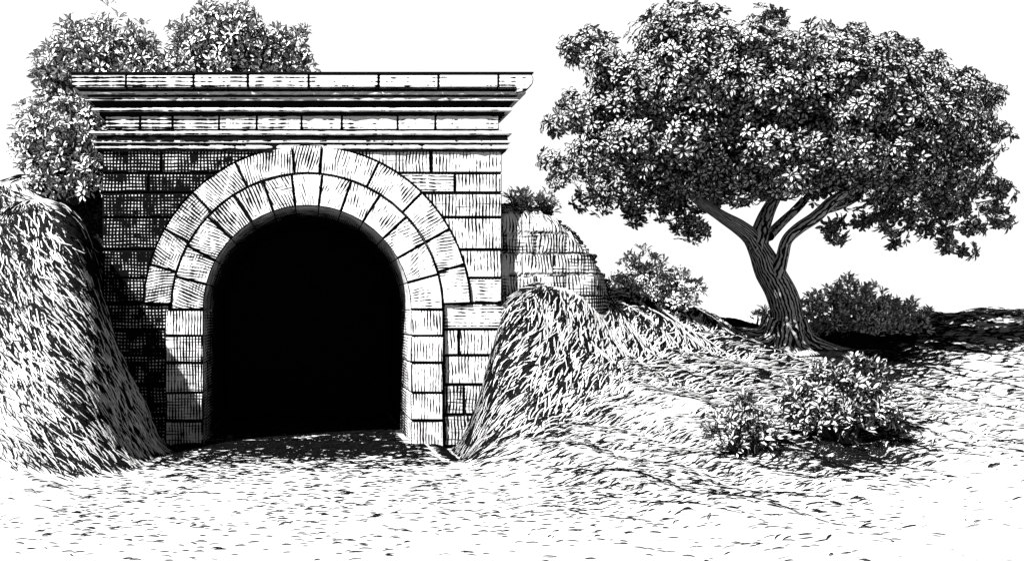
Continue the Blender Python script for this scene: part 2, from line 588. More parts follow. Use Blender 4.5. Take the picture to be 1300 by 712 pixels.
for s_ in (-1, 1):
    jamb = part('jamb', bpy.data.meshes.new('jamb'), None)
    jr = [393, 426, 460, 498, 533, 572]
    xo, xi = (wx(211), ax - R1) if s_ < 0 else (ax + R1, wx(562))
    a = (xo + .03, xi - .03)
    v = [(a[i], y, z) for y in (YF - .06, YF + 2.1) for z in (-.3, az - .01) for i in (0, 1)]
    jamb.data.from_pydata(v, [], [(0, 1, 3, 2), (4, 6, 7, 5), (0, 4, 5, 1), (2, 3, 7, 6), (0, 2, 6, 4), (1, 5, 7, 3)])
    jamb.data.materials.append(M['mortar_and_shade'])
    for k in range(len(jr) - 1):
        b = Blocks()
        t = (.34 if s_ < 0 else .08) + .05 * k + random.uniform(-.04, .04)  # left jamb and lower stones hatched darker, painted shade
        b.box(xo, xi, wz(jr[k + 1]) + .012, wz(jr[k]) - .012, YF - .10, YF + 2.2, t, bev=.02, jit=.008, back=1.15)  # back tone darkens the jamb inward, shade put into the colour
        link('jamb_stone', b.mesh('jamb_stone'), M['ring'], jamb)

# tunnel lining: a barrel coloured near black to paint the tunnel's darkness
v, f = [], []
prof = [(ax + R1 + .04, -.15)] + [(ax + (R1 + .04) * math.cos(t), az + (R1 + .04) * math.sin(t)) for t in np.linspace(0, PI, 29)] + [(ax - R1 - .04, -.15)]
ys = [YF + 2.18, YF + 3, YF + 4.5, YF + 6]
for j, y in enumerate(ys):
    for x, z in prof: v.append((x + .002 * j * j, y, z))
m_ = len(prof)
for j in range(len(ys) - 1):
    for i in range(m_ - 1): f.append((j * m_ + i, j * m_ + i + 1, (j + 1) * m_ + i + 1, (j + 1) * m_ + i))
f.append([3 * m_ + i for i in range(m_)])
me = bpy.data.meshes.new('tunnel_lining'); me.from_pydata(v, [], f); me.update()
part('tunnel_lining', me, M['tunnel_dark'])
v = [(-R1 - .02, YF + .45, .02), (R1 + .02, YF + .45, .02), (R1 + .02, YF + 6, .02), (-R1 - .02, YF + 6, .02)]
v, f, so_ = [], [], []
for j in range(41):
    for i in range(31):
        x = -R1 - .02 + (2 * R1 + .04) * i / 30; y = YF + .45 + 5.55 * j / 40
        v.append((x, y, .02)); so_.append(.12 + 1.1 * float(sstep(YF + .6, YF + 3.0, y)))  # floor darkens inward, tunnel shade put into its colour
for j in range(40):
    for i in range(30): f.append((j * 31 + i, j * 31 + i + 1, (j + 1) * 31 + i + 1, (j + 1) * 31 + i))
me = np_mesh('tunnel_floor', v, f, {'soil_shade': so_})
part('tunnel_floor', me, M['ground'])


# mouldings: a profile swept round front and both returns
FS = .42      # the mouldings stand out less to the front than past the ends


def sweep(name, prof, tone, mat='mould', xl=XL, xr=XR, seg=60, parent=portal, wob=.006):
    """prof: (projection, z) from bottom to top"""
    V, U, W, T, Fc = [], [], [], [], []
    yb = YF + 1.15
    length = np.cumsum([0] + [math.dist(prof[i], prof[i + 1]) for i in range(len(prof) - 1)])
    cols = 0
    for (x, y, kx, ky) in ([(xl, yb, -1, 0)] + [(xl + (xr - xl) * i / seg, YF, (-1 if i == 0 else (1 if i == seg else 0)), -1) for i in range(seg + 1)] + [(xr, yb, 1, 0)]):
        w = rng.normal(0, wob)
        for (d, z), l in zip(prof, length):
            px = x + kx * d; py = y + ky * d * FS + (w if d > .01 else 0)
            V.append((px, py, z + w * .5)); U.append(l); W.append(x + y * .5); T.append(tone(x) if callable(tone) else tone)
        cols += 1
    m_ = len(prof)
    for c in range(cols - 1):
        for i in range(m_ - 1):
            a = c * m_ + i
            Fc.append((a, a + m_, a + m_ + 1, a + 1))
    # closed top / bottom / ends
    for i in (0, m_ - 1):
        Fc.append([c * m_ + i for c in range(cols)])
    Fc.append(list(range(m_))); Fc.append([(cols - 1) * m_ + i for i in range(m_)])
    me = bpy.data.meshes.new(name); me.from_pydata(V, [], Fc)
    for n_, a_ in (('hu', U), ('hv', W), ('tone', T)):
        at = me.attributes.new(n_, 'FLOAT', 'POINT'); at.data.foreach_set('value', np.array(a_, np.float32))
    me.update()
    return part(name, me, M[mat], parent)


lt = lambda base: (lambda x: base - .16 + .52 * (1 - float(sstep(-4.2, 1.0, x))))  # mouldings hatched darker to the left, shade painted into tone


def arcp(d0, z0, d1, z1, bulge, n=6):
    out = []
    for i in range(n + 1):
        t = i / n
        d = d0 + (d1 - d0) * t; z = z0 + (z1 - z0) * t
        nx_, nz_ = (z1 - z0), -(d1 - d0)
        s_ = math.sin(PI * t) * bulge
        out.append((d + nx_ * s_, z + nz_ * s_))
    return out


zz = lambda py, pr=0: wz(py, YF - pr)
def strip(name, d, p0, p1, rnd=.5, tone=None):
    """one projecting band of stone between image heights p0 (top) and p1 (bottom)"""
    z1, z0 = zz(p0, d * FS), zz(p1, d * FS); h = z1 - z0
    n_ = 7
    pr_ = [(.0, z0)] + [(d - rnd * h * .5 * (1 - math.sin(PI * i / n_)), z0 + h * i / n_) for i in range(n_ + 1)] + [(.0, z1)]
    return sweep(name, pr_, tone or lt(.02))


# black backing between the bands, shade under each moulding put into colour
sweep('shade_backing', [(0, zz(193)), (.08, zz(192.8)), (.12, zz(182)), (.10, zz(172)), (0, zz(165.5))], 1.6, 'mortar_and_shade')
strip('string_course', .14, 184.3, 189.0)
strip('string_course', .17, 178.6, 181.4)
strip('string_course', .20, 166.4, 171.2, .7)
# frieze of plain stones
fr = Blocks()
xs = [133, 178, 219, 278, 326, 383, 434, 505, 553, 634]
for a, b_ in zip(xs[:-1], xs[1:]):
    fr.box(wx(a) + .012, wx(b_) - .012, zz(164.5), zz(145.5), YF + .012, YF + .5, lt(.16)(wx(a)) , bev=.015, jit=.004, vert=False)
part('frieze', fr.mesh('frieze'), M['mould'])
# bed mouldings under the coping
sweep('shade_backing', [(0, zz(147.6)), (.04, zz(147.4)), (.06, zz(142)), (.24, zz(129)), (.28, zz(122)), (.48, zz(115)), (.50, zz(112.6)), (0, zz(112.5))], 1.6, 'mortar_and_shade')  # black backing again, painted shade behind the bed mouldings
strip('bed_moulding', .20, 136.9, 141.4, .8)
strip('bed_moulding', .32, 123.8, 127.6, .3)
strip('bed_moulding', .44, 116.4, 119.8, .6)
cop = Blocks()
xs = [89.5, 160, 246, 315, 392, 481, 557, 633, 678]
pr = .62 * FS
for a, b_ in zip(xs[:-1], xs[1:]):
    yy = YF - pr
    x0, x1 = wx(a, yy) + .009, wx(b_, yy) - .009
    if b_ == 678:      # the last stone ends in a rounded nose that curls back underneath
        zb, zt = wz(111.5, yy), wz(94.5, yy)
        nose = [(x0, zb), (x0, zt), (x1 - .05, zt), (x1 - .01, zt - .04), (x1, zt - .10), (x1 - .015, zt - .18), (x1 - .06, zb + .02), (x1 - .14, zb - .045), (x1 - .24, zb - .085), (x1 - .34, zb - .10), (x1 - .34, zb)]
        cop.prism(nose[::-1], yy, YF + 1.15, lambda x, z, y: (z, x), .02, .02)
        continue
    cop.box(x0, x1, wz(111.5, yy), wz(94.5, yy) + rs.uniform(-.01, .01), yy, YF + 1.15, lt(.10)(x0), bev=.02, jit=.004, vert=False)
part('coping', cop.mesh('coping'), M['mould'])
# added thin dark lip that outlines the top of the coping
fl_ = Blocks()
zt_ = wz(94.5, YF - pr) + .012
fl_.prism([(wx(90, YF - pr) - .01, zt_), (wx(90, YF - pr) - .01, zt_ + .028), (wx(677, YF - pr), zt_ + .028), (wx(677, YF - pr), zt_)], YF - pr - .012, YF + 1.16, lambda x, z, y: (z, x), 1.9, .004)
part('top_outline', fl_.mesh('top_outline'), M['mortar_and_shade'])

# ------------------------------------------------------------------ rough stone flank on the right of the portal
out = [(4.02, 5.02), (4.35, 5.0), (4.7, 4.95), (5.05, 4.80), (5.3, 4.58), (5.5, 4.30), (5.72, 4.10), (5.95, 3.85), (6.12, 3.50), (6.28, 3.20), (6.5, 2.9), (6.75, 2.75), (6.9, 2.3)]
out = [(3.9, 4.80), (4.4, 4.80), (4.83, 4.68), (5.1, 4.52), (5.31, 4.30), (5.52, 4.12), (5.71, 3.90), (5.9, 3.66), (6.04, 3.45), (6.16, 3.2), (6.3, 2.95), (6.55, 2.5)]; ox = np.array([a for a, _ in out]); oz = np.array([b_ for _, b_ in out])
nu, nv = 90, 60
V, U, W, T = [], [], [], []
for i in range(nu + 1):
    x = 3.9 + (6.55 - 3.9) * i / nu
    top = float(np.interp(x, ox, oz)) + .03 * math.sin(x * 19) + .02 * math.sin(x * 41 + 1)
    for j in range(nv + 1):
        t = j / nv
        z = 1.8 + (top - 1.8) * t
        edge = max(t, float(sstep(5.2, 6.5, x)) * 1.0)
        course = math.floor(z / .42); bl = math.floor((x + .37 * (course % 2)) / .62)
        joint = min(abs((z / .42) % 1), 1 - abs((z / .42) % 1)) * .42
        jx = (((x + .37 * (course % 2)) / .62) % 1); jx = min(jx, 1 - jx) * .62
        rr = math.sin(bl * 12.9 + course * 78.2) * .5 + .5
        y = 20.3 + .75 * max(0, (t - .88) / .12) ** 2 * .5 + .9 * float(sstep(5.6, 6.6, x)) ** 1.5 + .02 * rr + .02 * math.sin(x * 13 + z * 9) - .10 * (1 - t)
        crk = max(math.exp(-(joint / .022) ** 2), math.exp(-(jx / .022) ** 2) * .9) * (1 if x < 5.5 else .6)
        y += .03 * crk * (1 - float(sstep(.8, .95, t)))
        V.append((x, y, z)); U.append(x + rr * 2 + .4 * y); W.append(z); T.append(min(1.4, .26 + .28 * rr + .5 * crk * (rr > .35) + .25 * float(sstep(5.0, 6.2, x))))  # hatching thickens to the right, the rock's shaded side painted in
Fq = [(i * (nv + 1) + j, (i + 1) * (nv + 1) + j, (i + 1) * (nv + 1) + j + 1, i * (nv + 1) + j + 1) for i in range(nu) for j in range(nv)]
b0 = len(V)
for i in range(nu + 1):
    x, y, z = V[i * (nv + 1) + nv]
    V.append((x, y + 1.2, z - .25)); U.append(x + y); W.append(z); T.append(.4)
Fq += [(i * (nv + 1) + nv, (i + 1) * (nv + 1) + nv, b0 + i + 1, b0 + i) for i in range(nu)]
me = np_mesh('rock_face', V, Fq, {'hu': U, 'hv': W, 'tone': T}, smooth=False)
rock = empty('rock_outcrop', (5.2, 21.2, 3.0))
tag(rock, 'rough coursed rock face sloping down beside the right flank of the portal', 'rock')
o = link('rock_face', me, M['rock'], rock, (-5.2, -21.2, -3.0))
# weathered lumps along the sloping rim
rb = [];
def lump(c, r, seed, sq=(1, 1, .6)):
    rr_ = random.Random(seed)
    vs, fs = [], []
    a, b2 = 10, 7
    ph = [rr_.uniform(0, 6) for _ in range(4)]
    for j in range(b2 + 1):
        th = PI * j / b2
        for i in range(a):
            p_ = 2 * PI * i / a
            k_ = 1 + .18 * math.sin(3 * p_ + ph[0]) + .14 * math.sin(2 * th * 2 + ph[1]) + .12 * math.sin(5 * p_ + 3 * th + ph[2])
            vs.append((c[0] + r * sq[0] * k_ * math.sin(th) * math.cos(p_), c[1] + r * sq[1] * k_ * math.sin(th) * math.sin(p_), c[2] + r * sq[2] * k_ * math.cos(th)))
    for j in range(b2):
        for i in range(a):
            fs.append((j * a + i, j * a + (i + 1) % a, (j + 1) * a + (i + 1) % a, (j + 1) * a + i))
    return vs, fs
V, Fq = [], []
for k_ in range(30):
    x = 4.0 + 2.5 * k_ / 29
    z = float(np.interp(x, ox, oz))
    y = 20.85 + .5 * float(sstep(5.6, 6.6, x))
    vs, fs = lump((x, y, z - .03 + random.uniform(-.03, .03)), random.uniform(.09, .17), k_, (1.25, 1.2, .62))
    Fq += [tuple(a + len(V) for a in f_) for f_ in fs]; V += vs
V = np.array(V)
me = np_mesh('rim_stones', V, Fq, {'hu': V[:, 0] + V[:, 2], 'hv': V[:, 2] - V[:, 0], 'tone': np.full(len(V), .85)}, smooth=True)
link('rim_stones', me, M['rock'], rock, (-5.2, -21.2, -3.0))


# ------------------------------------------------------------------ foliage
def leaves_mesh(name, pos, dirs, nrm, L, W):
    n = len(pos)
    d = norm(dirs)
    s = norm(np.cross(d, nrm))
    u = norm(np.cross(s, d))
    L = L[:, None]; W = W[:, None]
    sag = -.18 * L * u
    pts = [pos,
           pos + d * L * .35 + s * W * .5, pos + d * L * .72 + s * W * .42, pos + d * L + sag,
           pos + d * L * .72 - s * W * .42, pos + d * L * .35 - s * W * .5,
           pos + d * L * .5 - u * W * .16]
    V = np.stack(pts, 1).reshape(-1, 3)
    base = (np.arange(n) * 7)[:, None, None]
    tri = np.array([[0, 1, 6], [1, 2, 6], [2, 3, 6], [3, 4, 6], [4, 5, 6], [5, 0, 6]])[None]
    Fc = (base + tri).reshape(-1, 3)
    edge = np.tile([0.05, 0, 0, 0, 0, 0, 1.0], n)
    rnd = np.repeat(rng.random(n), 7)
    return np_mesh(name, V, Fc, {'edge': edge, 'rnd': rnd})


def sprigs(clumps, dens, leafL, leafW, per, up=.25, spread=.9, inner=.35, rag=.05, crown=None, fan=(.25, 1.0), jit=.22):
    """clumps: (cx,cy,cz, rx,ry,rz); returns leaf arrays of little rosettes around the shells of the clumps"""
    Ps, Ds, Ns = [], [], []
    for (cx, cy, cz, rx, ry, rz) in clumps:
        n = max(9, int(dens * (rx * rz + rx * ry + ry * rz) / 3))
        dv = norm(rng.normal(size=(n, 3)))
        rad = np.where(rng.random(n) < rag, rng.uniform(1.0, 1.35, n), 1.0) * np.where(rng.random(n) < inner, rng.uniform(.25, .8, n), rng.uniform(.8, 1.05, n))
        lump_ = 1 + .16 * np.sin(dv[:, 0] * 5 + cx * 3) * np.sin(dv[:, 2] * 5 + cz * 2)
        p = np.array([cx, cy, cz]) + dv * np.array([rx, ry, rz]) * (rad * lump_)[:, None]
        Ps.append(p); Ds.append(dv)
    c = np.concatenate(Ps); o = np.concatenate(Ds)
    if crown is not None:      # leaves of a big crown also face out of the crown as a whole
        o = norm(o * 1.0 + norm((c - np.array(crown[0])) / np.array(crown[1])) * .6)
    o = norm(o + np.array([0, 0, up]))
    n = len(c)
    t = norm(np.cross(o, norm(rng.normal(size=(n, 3)))))
    b = np.cross(o, t)
    pos, dr, nm = [], [], []
    for k in range(per):
        a = 2 * PI * k / per + rng.uniform(-.4, .4, n)
        rad = (np.cos(a)[:, None] * t + np.sin(a)[:, None] * b)
        d = norm(o * rng.uniform(*fan, n)[:, None] + rad * spread + rng.normal(0, .12, (n, 3)))
        pos.append(c + rad * leafL * .08); dr.append(d)
        nm.append(norm(o * 1.0 - rad * .15 + rng.normal(0, jit, (n, 3))))
    pos = np.concatenate(pos); dr = np.concatenate(dr); nm = np.concatenate(nm)
    m_ = len(pos)
    return pos, dr, nm, rng.uniform(.75, 1.2, m_) * leafL, rng.uniform(.8, 1.15, m_) * leafW


def tube(points, radii, sides=12, flute=0.0, seed=0):
    """bent tapering limb; returns verts, faces, hu, hv"""
    pts = [Vector(p) for p in points]
    # Catmull-Rom resample
    out_, rad_ = [], []
    n = len(pts)
    for i in range(n - 1):
        p0, p1, p2, p3 = pts[max(i - 1, 0)], pts[i], pts[i + 1], pts[min(i + 2, n - 1)]
        for k in range(6):
            t = k / 6
            out_.append(.5 * ((2 * p1) + (p2 - p0) * t + (2 * p0 - 5 * p1 + 4 * p2 - p3) * t * t + (3 * p1 - p0 - 3 * p2 + p3) * t ** 3))
            rad_.append(radii[i] * (1 - t) + radii[i + 1] * t)
    out_.append(pts[-1]); rad_.append(radii[-1])
    V, U, W, Fc = [], [], [], []
    ref = Vector((0, 1, 0)); l = 0
    for j, p in enumerate(out_):
        d = (out_[min(j + 1, len(out_) - 1)] - out_[max(j - 1, 0)]).normalized()
        a = (ref - d * ref.dot(d)).normalized(); b_ = d.cross(a); ref = a
        if j: l += (p - out_[j - 1]).length
        for s_ in range(sides):
            th = 2 * PI * s_ / sides
            r = rad_[j] * (1 + flute * math.sin(th * 5 + seed + l * .8) + flute * .6 * math.sin(th * 9 - l * 2.1 + seed) + flute * .5 * math.sin(l * 5 + th * 2))
            V.append(tuple(p + a * math.cos(th) * r + b_ * math.sin(th) * r)); U.append(abs(th - PI) * max(rad_[0] * .6, .05)); W.append(l)
    for j in range(len(out_) - 1):
        for s_ in range(sides):
            s2 = (s_ + 1) % sides
            Fc.append((j * sides + s_, j * sides + s2, (j + 1) * sides + s2, (j + 1) * sides + s_))
    return V, Fc, U, W


def tubes_mesh(name, items, sides=12, flute=0.0):
    V, Fc, U, W = [], [], [], []
    for k, (pts, rad) in enumerate(items):
        v, f, u, w = tube(pts, rad, sides, flute, k * 1.7)
        Fc += [tuple(a + len(V) for a in f_) for f_ in f]; V += v; U += u; W += w
    return np_mesh(name, V, Fc, {'hu': U, 'hv': W}, smooth=True)


def off(me, base):
    me.transform(__import__('mathutils').Matrix.Translation(-Vector(base)))
    return me


# ---- the big tree
TY = 25.0
S = TY / F
base = P(997, 440, TY)
tree = empty('broadleaf_tree', base)
tag(tree, 'large spreading broadleaf tree with leaning forked trunk on the grassy slope', 'tree')
tp = lambda px, py, dy=0: P(px, py, TY + dy)
trunk = [([tp(1000, 446), tp(999, 425), tp(1000, 400), tp(992, 372), tp(978, 345), tp(966, 320), tp(955, 302), tp(938, 288, -.1), tp(915, 274, -.3), tp(880, 250, -.7), tp(840, 215, -1.2)],
          [.56, .42, .34, .34, .33, .27, .22, .18, .14, .10, .05])]
limbs = [([tp(962, 318), tp(965, 296), tp(975, 268, .3), tp(990, 240, .5), tp(1003, 200, .6), tp(1010, 140, .4)], [.25, .22, .17, .13, .10, .05]),
         ([tp(985, 350, -.15), tp(993, 326, -.35), tp(999, 305, -.5), tp(1014, 290, -.6), tp(1036, 275, -.6), tp(1056, 256, -.5), tp(1076, 243, -.4), tp(1098, 229, .3), (tp(1120, 205, 1.6))],
          [.20, .15, .13, .14, .15, .13, .10, .07, .03]),
         ([tp(1040, 270, -.6), tp(1070, 262, .2), tp(1095, 250, 1.4)], [.09, .06, .03]),
         ([tp(975, 300, 0), tp(990, 285, 1.0), tp(1030, 240, 1.6), tp(1050, 160, 1.6)], [.14, .12, .10, .05])]
me = off(tubes_mesh('trunk', trunk, 20, .055), base)
trunk_o = link('trunk', me, M['bark'], tree)
for l in limbs:
    link('limb', off(tubes_mesh('limb', [l], 12, .04), base), M['bark'], trunk_o)
roots = []
for a, ln in ((200, 1.1), (165, .9), (240, 1.0), (285, .9), (330, 1.3), (20, 1.2), (-8, 1.5), (100, .8)):
    t = math.radians(a)
    p = []
    for k_, (r_, dz) in enumerate(((.25, .55), (.55, .16), (.55 + ln * .45, .03), (.55 + ln, -.08))):
        x, y = base[0] + math.cos(t) * r_, base[1] + math.sin(t) * r_ * .8
        p.append((x, y, float(height(x, y)) + dz))
    roots.append((p, [.26, .17, .11, .04]))
link('roots', off(tubes_mesh('roots', roots, 10, .08), base), M['bark'], trunk_o)

cl = [(735, 66, 22, 0), (765, 78, 32, -.5), (800, 92, 30, -.2), (838, 38, 26, 0), (865, 32, 24, 0), (855, 70, 30, -.6), (905, 50, 38, -1), (960, 48, 34, -.6), (1010, 62, 36, -.6), (1048, 70, 32, 0),
      (1110, 72, 26, 1), (1078, 62, 26, 0), (1088, 92, 36, 0), (1125, 108, 34, 0), (1150, 90, 34, 1.1), (1185, 100, 26, 1.5), (1225, 117, 24, 1), (1250, 125, 18, .8),
      (722, 150, 26, 0), (770, 135, 42, -1), (820, 120, 44, -1.5), (870, 105, 46, -2), (930, 110, 46, -2), (990, 118, 46, -2), (1050, 128, 45, -1.5),
      (1100, 135, 42, .4), (1155, 145, 42, 1.0), (1205, 160, 42, 1.0), (1244, 185, 28, .4), (1240, 150, 22, .8),
      (714, 212, 22, 0), (752, 198, 36, -1), (805, 182, 42, -2), (860, 182, 42, -2.3), (920, 182, 46, -2.4), (980, 190, 42, -2.4), (1038, 190, 42, -2),
      (1098, 200, 42, -.2), (1158, 208, 42, .6), (1212, 222, 38, .6), (1250, 240, 22, .2), (1262, 268, 10, .2),
      (778, 236, 28, -.5), (826, 236, 34, -.4), (800, 264, 16, -.6), (745, 248, 13, -.3), (870, 284, 18, -.8), (850, 262, 20, -.4), (885, 240, 36, .2),
      (925, 232, 34, .4), (1000, 228, 32, 1.2), (1058, 232, 36, 1.2), (1105, 245, 34, .6), (1160, 252, 32, .6), (1207, 268, 26, .4),
      (1132, 282, 20, .4), (1055, 288, 15, .6), (1197, 300, 12, .2), (1235, 290, 12, .2), (965, 240, 20, 1.4), (1170, 285, 14, .2)]
clumps = []
for (px, py, r, dy) in cl:
    q_ = 1 - ((px - 960) / 325) ** 2 - ((py - 160) / 165) ** 2
    front = q_ > .22 and px < 1105 and py < 232
    dome = math.sqrt(max(q_, 0))
    if front:      # separate cushions of leaves standing out of the crown
        if (cl.index((px, py, r, dy)) % 5) == 4: continue
        dy = -3.6 * dome + random.uniform(-.5, .5); k_ = .74
    else:
        dy = dy * .3 - 2.6 * dome * (1 - .85 * float(sstep(205, 240, py))) + .9 * float(sstep(215, 245, py)) + random.uniform(-.4, .4); k_ = 1.06
    c = tp(px, py, dy); rm = r * (TY + dy) / F * k_
    clumps.append((c[0], c[1], c[2], rm, rm * .95, rm * .82))
# loose sprays at the tips of the branches
for (px, py, r) in [(727, 58, 13), (745, 46, 12), (718, 128, 12), (704, 160, 13), (698, 204, 13), (706, 228, 10), (765, 50, 12), (838, 18, 12), (858, 14, 12), (880, 16, 12), (905, 20, 14), (965, 18, 13), (985, 26, 12), (1040, 36, 13),
                    (1086, 42, 13), (1130, 52, 13), (1160, 60, 12), (1188, 78, 12), (1236, 98, 13), (1262, 116, 12), (1270, 168, 12), (1276, 245, 12), (1274, 280, 10), (1228, 318, 10), (1203, 313, 9), (1135, 304, 11),
                    (1062, 300, 10), (886, 298, 12), (806, 277, 12), (764, 262, 12), (738, 256, 11), (1100, 280, 12)]:
    c = tp(px, py, random.uniform(-.3, .5)); rm = r * TY / F * 1.1
    clumps.append((c[0], c[1], c[2], rm, rm, rm * .8))
# the body of the crown behind the cushions
for (px, py, r) in [(752, 150, 32), (750, 208, 32), (778, 98, 34), (835, 48, 34), (1072, 78, 38), (770, 175, 32), (875, 60, 30), (790, 130, 45), (850, 90, 50), (920, 80, 50), (990, 90, 50), (1050, 110, 50), (810, 180, 50), (880, 150, 60), (950, 145, 60), (1020, 150, 60), (870, 205, 48), (940, 210, 50), (1010, 205, 50), (1080, 160, 50), (1075, 205, 42)]:
    q_ = 1 - ((px - 960) / 325) ** 2 - ((py - 160) / 165) ** 2
    dy = -1.7 * math.sqrt(max(q_, 0)); c = tp(px, py, dy); rm = r * (TY + dy) / F
    clumps.append((c[0], c[1], c[2], rm, rm * .8, rm * .9))
# a thinner back half so that the crown is deep
for (px, py, r, dy) in [(800, 150, 48, 1.4), (860, 120, 55, 2), (930, 110, 60, 2.3), (1000, 120, 60, 2.4), (1070, 140, 55, 2.6), (1130, 160, 50, 2.6), (1180, 180, 45, 2.3),
                        (830, 195, 48, 1.4), (900, 190, 50, 1.0), (960, 180, 50, 0), (1020, 180, 50, .2), (1090, 190, 48, 1.8), (1150, 205, 45, 2)]:
    c = tp(px, py, dy); rm = r * (TY + dy) / F
    clumps.append((c[0], c[1], c[2], rm, rm * 1.1, rm * .85))
cc = tp(950, 175, .6)
arr = sprigs(clumps, 185, .20, .085, 7, up=.10, inner=.22, rag=.09, fan=(.05, .6), jit=.12, crown=(cc, (6.2, 4.4, 3.3)))
print('tree leaves', len(arr[0]))
me = leaves_mesh('crown', *arr)
link('crown', off(me, base), M['leaf'], tree)


# ---- shrubs
def shrub(name, label, cat, ground_px, Y, blobs, dens, L, W, per=6, mat='leaf_bush', group=None, up=.5, spread=.8, stems=True, z0=None):
    b = P(ground_px, 400, Y)
    zb = float(height(b[0], Y)) if z0 is None else z0
    base_ = (b[0], Y, zb)
    o = empty(name, base_); tag(o, label, cat, group)
    cs = []
    for (px, py, r, dy, *asp) in blobs:
        c = P(px, py, Y + dy); rm = r * (Y + dy) / F
        a_ = asp[0] if asp else 1.0
        cs.append((c[0], c[1], c[2], rm, rm * 1.0, rm * a_))
    me = leaves_mesh('foliage', *sprigs(cs, dens * .62, L * 1.2, W * 1.25, per, up=up, spread=spread, rag=.22))
    link('foliage', off(me, base_), M[mat], o)
    if stems:
        it = []
        for c in cs:
            c0 = Vector((base_[0] + random.uniform(-.1, .1) + (c[0] - base_[0]) * .25, Y + random.uniform(-.1, .1), float(height(base_[0] + (c[0] - base_[0]) * .25, Y)) - .05 if z0 is None else zb))
            c1 = Vector(c[:3]); mid_ = (c0 + c1) / 2 + Vector((random.uniform(-.1, .1), 0, .1))
            r0 = .035 if z0 is None else .07
            it.append(([c0, mid_, c1, c1 + Vector((random.uniform(-.2, .2) * c[3], 0, c[5] * .7))], [r0, r0 * .7, r0 * .45, r0 * .2]))
        link('stems', off(tubes_mesh('stems', it, 6, .05), base_), M['twig'], o)
    return o


shrub('shrub_tree', 'bushy tree behind the left end of the cornice, feathery branches fanning outward', 'tree', 150, 22.6,
      [(70, 78, 22, 0), (62, 96, 16, 0), (100, 60, 30, 0), (100, 38, 15, 0), (140, 45, 26, 0), (135, 80, 34, -.3), (176, 58, 20, 0), (180, 90, 34, -.2), (212, 84, 20, 0),
       (72, 115, 22, .2), (100, 105, 30, .4), (140, 120, 34, .6), (85, 125, 14, 0), (205, 120, 30, .5)], 330, .19, .06, 6, z0=5.3, spread=.75)
shrub('shrub_tree', 'tallest bushy tree behind the cornice, rounded top rising above its middle-left', 'tree', 300, 23.2,
      [(240, 50, 24, 0), (248, 75, 30, 0), (262, 32, 22, 0), (278, 22, 16, 0), (300, 45, 34, -.3), (300, 18, 14, 0), (312, 30, 16, 0), (290, 80, 34, 0), (335, 70, 30, 0), (348, 52, 16, 0), (375, 52, 15, 0),
       (365, 78, 24, 0), (385, 85, 13, 0), (330, 95, 30, .3), (280, 100, 30, .3)], 330, .19, .06, 6, z0=5.6, spread=.75)
shrub('shrub', 'leafy shrub on the left bank filling the space below the cornice end', 'shrub', 90, 21.3,
      [(40, 150, 16, 0), (28, 180, 12, 0), (30, 195, 14, 0), (60, 165, 28, 0), (60, 195, 30, 0), (90, 150, 28, .1), (95, 185, 32, -.2), (55, 222, 20, 0), (85, 218, 26, -.2), (112, 215, 22, -.3), (115, 165, 22, 0), (118, 140, 16, .1), (70, 235, 12, -.2), (100, 232, 16, -.3), (112, 240, 14, -.5), (85, 240, 12, -.4)],
      360, .17, .055, 6, z0=4.9, spread=.75)
shrub('shrub', 'small rounded bush on the ridge between the rock face and the tree', 'shrub', 835, 23.4,
      [(800, 345, 16, 0), (812, 330, 15, 0), (825, 345, 20, 0), (795, 365, 18, 0), (820, 370, 22, -.1), (845, 362, 20, 0), (862, 352, 9, 0), (872, 370, 16, 0), (884, 364, 7, 0), (860, 380, 16, -.1), (785, 358, 9, 0), (840, 385, 18, -.1)],
      420, .15, .04, 6, spread=.65, up=.6)
shrub('shrub', 'wide dark bush on the slope just right of the tree trunk', 'shrub', 1085, 27.0,
      [(1032, 385, 13, 0), (1028, 405, 18, 0), (1055, 380, 15, 0), (1055, 405, 22, 0), (1076, 365, 14, 0), (1082, 385, 22, 0), (1100, 365, 9, 0), (1085, 410, 26, 0), (1110, 385, 17, 0), (1115, 408, 22, 0), (1128, 388, 10, 0), (1140, 400, 16, 0), (1155, 390, 10, 0), (1160, 408, 15, 0), (1172, 402, 9, 0), (1050, 425, 18, -.2), (1100, 425, 20, -.2), (1145, 420, 14, -.2)],
      400, .17, .05, 6, spread=.65, up=.6)
shrub('shrub', 'largest of the near bushes, pale upright leaves, on the grass below the tree', 'shrub', 1065, 15.6,
      [(1018, 505, 22, 0), (1008, 498, 12, 0), (1050, 490, 26, 0), (1045, 472, 12, 0), (1075, 480, 24, 0), (1085, 465, 11, 0), (1105, 485, 22, 0), (1112, 468, 9, 0), (1118, 510, 18, 0), (1095, 515, 26, -.1), (1060, 520, 28, -.15), (1030, 530, 22, -.1), (1012, 520, 14, 0), (1125, 525, 12, 0), (1080, 538, 18, -.1), (1045, 542, 14, -.1)],
      430, .15, .045, 6, mat='leaf_front', spread=.7, up=.7)
shrub('shrub', 'smaller sparse bush with loose twigs at the left foot of the largest near bush', 'shrub', 945, 15.0,
      [(920, 530, 14, 0), (910, 545, 13, 0), (945, 520, 12, 0), (945, 538, 18, 0), (968, 532, 11, 0), (976, 548, 11, 0), (930, 560, 16, -.1), (960, 555, 16, -.1), (945, 508, 6, 0)],
      380, .13, .04, 6, mat='leaf_front', spread=.7, up=.7)
shrub('weed_tuft', 'spiky weed tuft on the rock face nearest the portal wall', 'weed', 660, 20.9,
      [(650, 254, 8, 0), (662, 252, 9, 0), (672, 256, 8, 0), (655, 262, 7, 0)], 700, .17, .03, 5, spread=.6, up=.8, z0=4.8)
